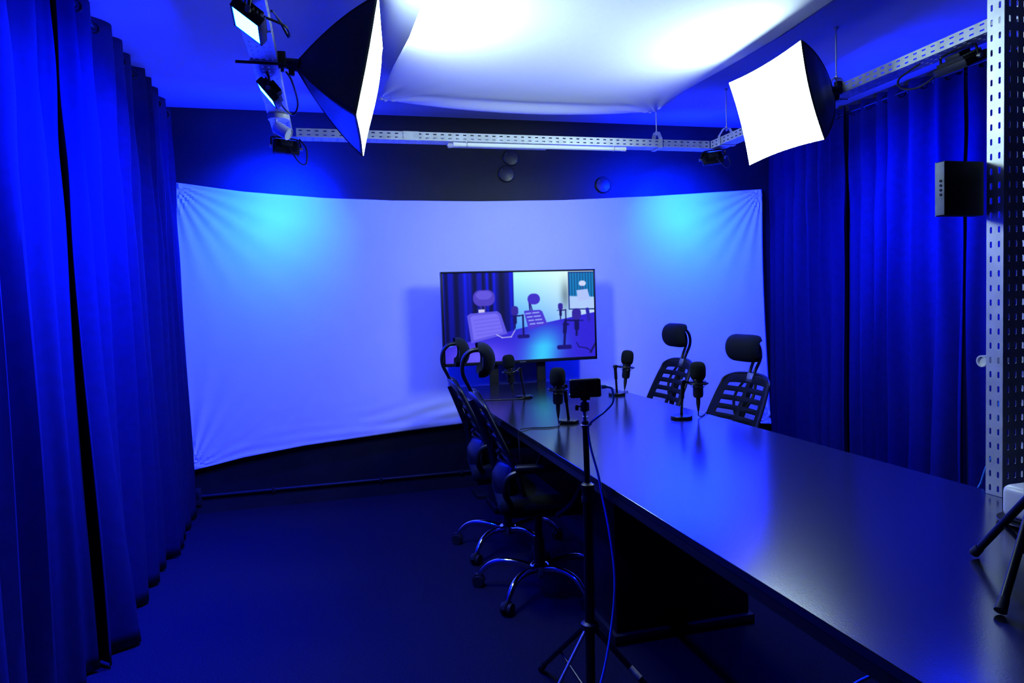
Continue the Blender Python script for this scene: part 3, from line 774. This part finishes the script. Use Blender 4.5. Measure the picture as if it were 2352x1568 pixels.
# ------------------------------------------------------------------ microphones
def microphone(label, base, top, mx, lean, cable, marks=False):
    """base = (x,y) of the round foot, top = pole-top offset, mx = mic axis foot offset, lean = mic tilt vector"""
    bx_, by_ = base
    t = thing('microphone', label, 'microphone', (bx_, by_, TZ + .0005), 'condenser microphones on the table')
    bm = BM(); lathe(bm, [(.044, 0), (.0475, .002), (.0475, .011), (.0455, .0135), (.012, .0150), (.0, .0152)], seg=40); obj('base', bm, M['metalblk'], t)
    px, py = top
    bm = BM(); cyl(bm, (0, 0, .014), (px, py, .158), .0062, seg=14); cyl(bm, (px * .55, py * .55, .090), (px * .93, py * .93, .148), .0088, seg=14); obj('pole', bm, M['metalblk'], t)
    T = Vector((px, py, .160)); ax = Vector((mx[0], mx[1], .158)); dirv = Vector((lean[0], lean[1], 1)).normalized()
    bm = BM(); cyl(bm, T + Vector((0, -.012, .002)), T + Vector((0, .012, .002)), .010, seg=16); box(bm, T + Vector((0, 0, -.006)), (.016, .018, .02), bev=.003)
    obj('pivot', bm, M['metalblk'], t)
    Rm = frame(dirv)
    d2 = (ax - T); d2.z = 0; far = ax - d2.normalized() * .040
    bm = BM(); tube(bm, [T, (T + far) / 2 + Vector((0, 0, .003)), far], .0062, 8)
    torus(bm, ax - dirv * .004, .042, .0042, Rm, 40, 8)
    for k in range(4):
        a = PI / 4 + k * PI / 2
        o1 = ax + Rm @ Vector((.042 * math.cos(a), .042 * math.sin(a), -.004))
        for zz in (.013, -.020):
            tube(bm, [o1, ax + Rm @ Vector((.024 * math.cos(a + .3), .024 * math.sin(a + .3), zz))], .0014, 6)
    torus(bm, ax + dirv * .013, .0245, .0022, Rm, 28, 6); torus(bm, ax - dirv * .020, .0245, .0022, Rm, 28, 6)
    obj('shock_mount', bm, M['metalblk'], t)
    bm = BM(); lathe(bm, [(.010, -.070), (.019, -.066), (.0225, -.056), (.0225, .020), (.020, .026)], ax, Rm, 28); obj('microphone_body', bm, M['plastic'], t)
    bm = BM(); lathe(bm, [(.016, .012), (.024, .013), (.031, .020), (.0345, .034), (.035, .055), (.0335, .072), (.028, .085), (.018, .091), (.0, .093)], ax, Rm, 30); obj('foam_windscreen', bm, M['foam'], t)
    bm = BM(); lathe(bm, [(.0035, -.130), (.0065, -.112), (.0092, -.092), (.0095, -.068)], ax, Rm, 16); obj('plug', bm, M['matte'], t)
    c0 = ax - dirv * .128
    pts = [c0, c0 - dirv * .012] + [Vector((x - bx_, y - by_, z - TZ)) for x, y, z in cable]
    bm = BM(); tube(bm, smooth_path(pts, 8), .0026, 8); obj('cable', bm, M['blackcable'], t)
    if marks:
        bm = BM()
        for k, l in enumerate((.004, .003, .005, .003, .004, .003, .005, .004, .003)):
            box(bm, (px * (.25 + .035 * k) - .0005, py * .3 - .0066, .030 + k * .0058), (.0028, .0006, l * .8), bev=0)
        obj('print_marks', bm, M['print'], t, False)
    return t
Tc = TZ + .003
microphone('black foam-topped microphone left of centre, the one before the television corner', (1.057, 3.78), (-.022, 0, )[:2], (-.085, -.012), (-.10, 0),
           [(.99, 3.80, TZ + .012), (1.02, 3.77, Tc + .004), (1.045, 3.735, Tc + .002), (1.00, 3.725, Tc), (.90, 3.745, Tc), (.82, 3.77, Tc), (.764, 3.79, Tc + .003), (.750, 3.80, TZ + .001), (.747, 3.805, TZ - .03), (.746, 3.81, TZ - .06)])
microphone('black foam-topped microphone at the near left, next to the phone-sized camera', (1.009, 2.896), (-.014, 0), (-.058, -.035), (.012, 0),
           [(.958, 2.862, TZ + .008), (.952, 2.855, Tc), (.93, 2.81, Tc), (.88, 2.80, Tc), (.815, 2.82, Tc), (.772, 2.80, TZ + .006), (.752, 2.785, TZ + .004), (.746, 2.78, TZ - .02), (.743, 2.76, TZ - .07), (.743, 2.755, TZ - .12)])
microphone('black foam-topped microphone tilted right, between the television and right chairs', (1.558, 3.631), (-.006, 0), (.066, .006), (.12, 0),
           [(1.60, 3.64, TZ + .008), (1.615, 3.66, Tc), (1.64, 3.70, Tc), (1.655, 3.72, Tc + .002), (1.668, 3.73, TZ + .001), (1.671, 3.735, TZ - .03), (1.672, 3.74, TZ - .08)])
microphone('black foam-topped microphone on the near right, before the mesh chair backs', (1.496, 2.774), (.010, 0), (.078, -.012), (.005, 0),
           [(1.575, 2.765, TZ + .010), (1.59, 2.77, Tc), (1.62, 2.80, Tc), (1.645, 2.83, Tc), (1.658, 2.842, Tc + .003), (1.669, 2.848, TZ + .001), (1.671, 2.85, TZ - .03), (1.671, 2.86, TZ - .08)], marks=True)

# ------------------------------------------------------------------ light stand with the small camera
LX, LY = .713, 1.90
t = thing('light_stand', 'black tripod light stand holding the small camera by the table edge', 'light stand', (LX, LY, 0))
bm = BM(); cyl(bm, (-.006, 0, .05), (-.003, 0, .32), .014, seg=18); cyl(bm, (-.003, 0, .32), (.002, 0, .735), .0145, seg=18); obj('lower_tube', bm, M['metalblk'], t)
bm = BM(); lathe(bm, [(.015, .690), (.0195, .693), (.0195, .706), (.0175, .710), (.0175, .728), (.0195, .731), (.0195, .745), (.012, .750)], (.002, 0, 0), seg=24); obj('collar', bm, M['plastic'], t)
bm = BM(); lathe(bm, [(.016, .302), (.026, .306), (.028, .316), (.026, .328), (.018, .334)], (-.003, 0, 0), seg=20); obj('collar', bm, M['plastic'], t)
bm = BM(); cyl(bm, (.002, 0, .74), (.0, 0, .925), .0088, seg=16); lathe(bm, [(.0095, .912), (.0105, .916), (.0105, .930), (.008, .934)], seg=16); obj('upper_tube', bm, M['metalblk'], t)
bm = BM(); lathe(bm, [(.0065, .930), (.0065, .944), (.0085, .945), (.0085, .947), (.0065, .948), (.0065, .958), (.0085, .9585), (.0085, .961), (.004, .962)], seg=18); obj('spigot', bm, M['chrome'], t)
bm = BM(); lathe(bm, [(.009, .961), (.0135, .964), (.0135, .985), (.0115, .989), (.006, .991), (.006, .997)], seg=22); obj('ball_head', bm, M['plastic'], t)
bm = BM(); cyl(bm, (-.012, 0, .977), (-.020, 0, .977), .0025, seg=8); box(bm, (-.0245, 0, .974), (.010, .008, .017), bev=.003); obj('knob', bm, M['metalblk'], t)
for ang, R_, hl in ((98, .37, 0), (-50, .40, 1), (-150, .36, 2)):
    a = math.radians(ang); e = Vector((R_ * math.cos(a), R_ * math.sin(a), .012)); s0 = Vector((-.003 + .022 * math.cos(a), .022 * math.sin(a), .312))
    bm = BM(); tube(bm, [s0, e], .0085 if hl != 2 else .005, 10)
    mid = s0.lerp(e, .55); tube(bm, [mid, Vector((-.005, 0, .105)) + Vector((.016 * math.cos(a), .016 * math.sin(a), 0))], .004, 8)
    leg = obj('leg', bm, M['metalblk'] if hl != 2 else M['metalgrey'], t)
    bm = BM(); tube(bm, [e - (e - s0).normalized() * .03, e + (e - s0).normalized() * .004], .0115, 10); obj('rubber_foot', bm, M['matte'], leg)
    if hl == 1:
        q0, q1 = s0.lerp(e, .28), s0.lerp(e, .36)
        bm = BM(); tube(bm, [q0, q1], .0092, 12); o = obj('sticker', bm, M['tag'], leg); o['label'] = 'white and yellow sticker'
bm = BM(); lathe(bm, [(.014, .085), (.021, .09), (.021, .12), (.014, .125)], (-.005, 0, 0), seg=18); obj('spreader_hub', bm, M['plastic'], t)
o = BM(); torus(o, (LX, LY, .9215), .0115, .0017, None, 28, 6); box(o, (LX + .015, LY - .004, .9225), (.008, .006, .006), bev=.002)
tag(obj('cable_tie', o, M['tie']), 'white cable tie round the light stand below the camera', 'cable tie')
# the little camera
Rz = Matrix.Rotation(math.radians(-16), 3, 'Z')
t = thing('pocket_camera', 'small black phone-sized camera held upright on the light stand', 'camera', (LX + .004, LY, .996), rot=(0, math.radians(-1.6), math.radians(-19)))
bm = BM(); box(bm, (0, 0, .0335), (.092, .015, .056), bev=.0065, seg=3); obj('body', bm, M['plastic'], t)
bm = BM(); box(bm, (0, -.0076, .0335), (.080, .0012, .046), bev=.0005); obj('rear_panel', bm, M['cap'], t)
bm = BM(); box(bm, (-.002, 0, .003), (.028, .020, .008), bev=.002); obj('mounting_foot', bm, M['matte'], t)
bm = BM()
for (x, z, l) in ((-.026, .047, .003), (-.0205, .0425, .003), (-.016, .0385, .003), (-.036, .037, .005), (-.027, .027, .014), (-.020, .022, .003), (-.025, .016, .003)):
    box(bm, (x, -.0083, z), (l, .0003, .0012), bev=0)
for k in range(6): box(bm, (-.010 + k * .0024, -.0083, .033), (.0014, .0003, .0014), bev=0)
obj('print_marks', bm, M['print'], t, False)
bm = BM(); lathe(bm, [(.0014, 0), (.0014, .0006), (.0003, .0008)], (-.0465, -.002, .018), frame((-1, -.4, 0)), 10); obj('status_light', bm, M['dot'], t)
# blue cable from the camera down the stand
cx0 = Vector((LX + .004, LY, .996)); Rc = Matrix.Rotation(math.radians(-19), 3, 'Z')
c1 = cx0 + Rc @ Vector((.046, 0, .036)); c2 = cx0 + Rc @ Vector((.066, 0, .035))
t = thing('usb_cable', 'long blue cable looping from the small camera down beside the stand to the floor', 'cable', c1)
bm = BM(); tube(bm, smooth_path([Vector((0, 0, 0)), (c2 - c1) * .6 + Vector((0, 0, .001)), (c2 - c1)], 3), [.0062, .0064, .0062, .006, .005, .0038, .003], 10); obj('plug', bm, M['bluecable'], t)['label'] = 'dark blue moulded plug'
pts = [c2, c2 + Vector((.010, -.005, -.006)), Vector((.787, 1.865, .99)), Vector((.765, 1.868, .964)), Vector((.737, 1.875, .943)), Vector((.722, 1.888, .924)), Vector((.7185, 1.892, .905)),
       Vector((.724, 1.885, .85)), Vector((.738, 1.872, .78)), Vector((.744, 1.86, .72)), Vector((.748, 1.82, .62)), Vector((.752, 1.80, .50)), Vector((.742, 1.80, .38)), Vector((.708, 1.79, .24)),
       Vector((.655, 1.77, .12)), Vector((.60, 1.72, .03)), Vector((.55, 1.62, .006)), Vector((.48, 1.45, .006))]
bm = BM(); tube(bm, smooth_path([p - c1 for p in pts], 8), .0036, 8); obj('cord', bm, M['bluecable'], t)

# ------------------------------------------------------------------ perforated upright post on the table and what hangs on it
t = thing('perforated_post', 'upright galvanised perforated channel standing on the table at the right edge', 'post', (1.632, 1.367, TZ + .001))
PH = ZC - TZ - .003
def post_side(org, U, W, rows, name):
    vs, fs = [], []
    slot_plate(vs, fs, org, (0, 0, 1), U, PH, W, rows, .0365, .0165, .0062)
    o = pymesh(name, vs, fs, M['steel'], t, smooth=False); solid(o, .0015)
post_side((0, 0, 0), (0, 1, 0), .046, [.012, .034], 'side_flange')
post_side((0, 0, 0), (1, 0, 0), .10, [.016, .039, .062, .085], 'front_web')
post_side((.10, 0, 0), (0, 1, 0), .046, [.012, .034], 'side_flange')
t = thing('control_box', 'flat black box with four small knobs fixed beside the metal post', 'control box', (1.508, 1.419, 1.468))
bm = BM(); box(bm, (.061, .015, .068), (.122, .030, .136), bev=.002); obj('housing', bm, M['matte'], t)
bm = BM(); box(bm, (-.001, .014, .068), (.003, .026, .132), bev=.0008); box(bm, (.0, .0275, .068), (.004, .004, .136), bev=.0008); obj('side_panel', bm, M['panelgrey'], t)['label'] = 'grey end panel'
for k in range(4):
    bm = BM(); lathe(bm, [(.0032, 0), (.0032, .0018), (.002, .0022)], (-.0024, .012, .053 + k * .0115), frame((-1, 0, 0)), 12); obj('knob', bm, M['matte'], t)
t = thing('white_roll', 'end of a white tube sticking out from behind the metal post', 'tube', (1.664, 1.455, 1.090))
bm = BM(); lathe(bm, [(.0, .004), (.009, .004), (.012, .0), (.0155, .0), (.0155, .085), (.0, .085)], (.0, 0, 0), frame((1, 0, 0)), 24); obj('tube', bm, M['white'], t)
bm = BM(); box(bm, (.055, -.03, -.018), (.022, .050, .006), bev=.001); obj('holder', bm, M['metalgrey'], t)
# cable at the foot of the post
bm = BM(); tube(bm, smooth_path([(1.712, 1.50, .60), (1.704, 1.50, .72), (1.712, 1.497, .75), (1.722, 1.492, .79), (1.74, 1.48, .86), (1.745, 1.46, 1.1)], 6), .0025, 8)
tag(obj('blue_cable', bm, M['bluecable']), 'short run of blue cable behind the foot of the metal post', 'cable')
bm = BM(); tube(bm, smooth_path([(1.50, 1.80, .005), (1.60, 1.858, .005), (1.68, 1.884, .005), (1.76, 1.90, .005), (1.9, 1.93, .005)], 6), .0035, 8)
tag(obj('blue_cable', bm, M['bluecable']), 'blue cable lying on the floor under the near part of the table', 'cable')

# ------------------------------------------------------------------ white gadget and mini tripod on the table
t = thing('white_router', 'rounded white box on a dark saucer beside the metal post', 'box', (1.515, 1.185, TZ + .0005))
bm = BM(); box(bm, (0, 0, .050), (.115, .085, .075), bev=.016, seg=4); obj('body', bm, M['white'], t)
bm = BM(); box(bm, (0, 0, .011), (.105, .075, .006), bev=.002); obj('foot', bm, M['matte'], t)
bm = BM(); lathe(bm, [(.060, 0), (.066, .002), (.074, .007), (.073, .009), (.060, .005), (.0, .005)], (-.004, 0, 0), seg=40); obj('saucer', bm, M['mat_'], t)
A = Vector((1.21, .949, .920)); FT = (Vector((1.219, 1.080, TZ)), Vector((1.032, .867, TZ)), Vector((1.372, .850, TZ)))
t = thing('mini_tripod', 'small black tabletop tripod cut off by the lower right picture edge', 'tripod', (A.x, A.y, TZ))
O_ = Vector((A.x, A.y, TZ))
for k, F in enumerate(FT):
    d = (F - A); up_ = Vector((0, 0, .006))
    bm = BM(); tube(bm, [A - O_ + d * .06, A + d * .93 - O_ + up_], .0072, 12)
    if k < 2: tube(bm, [A + d * .5 - O_, A - O_ - Vector((0, 0, .125))], .004, 8)
    leg = obj('leg', bm, M['metalblk'], t)
    bm = BM(); tube(bm, [A + d * .90 - O_ + up_, F - O_ + Vector((0, 0, .008))], [.0082, .0098], 12); obj('rubber_foot', bm, M['matte'], leg)
bm = BM(); cyl(bm, A - O_ - Vector((0, 0, .135)), A - O_ + Vector((0, 0, .10)), .008, seg=16); lathe(bm, [(.012, -.014), (.018, -.010), (.018, .012), (.010, .018)], A - O_, seg=20); obj('column', bm, M['plastic'], t)
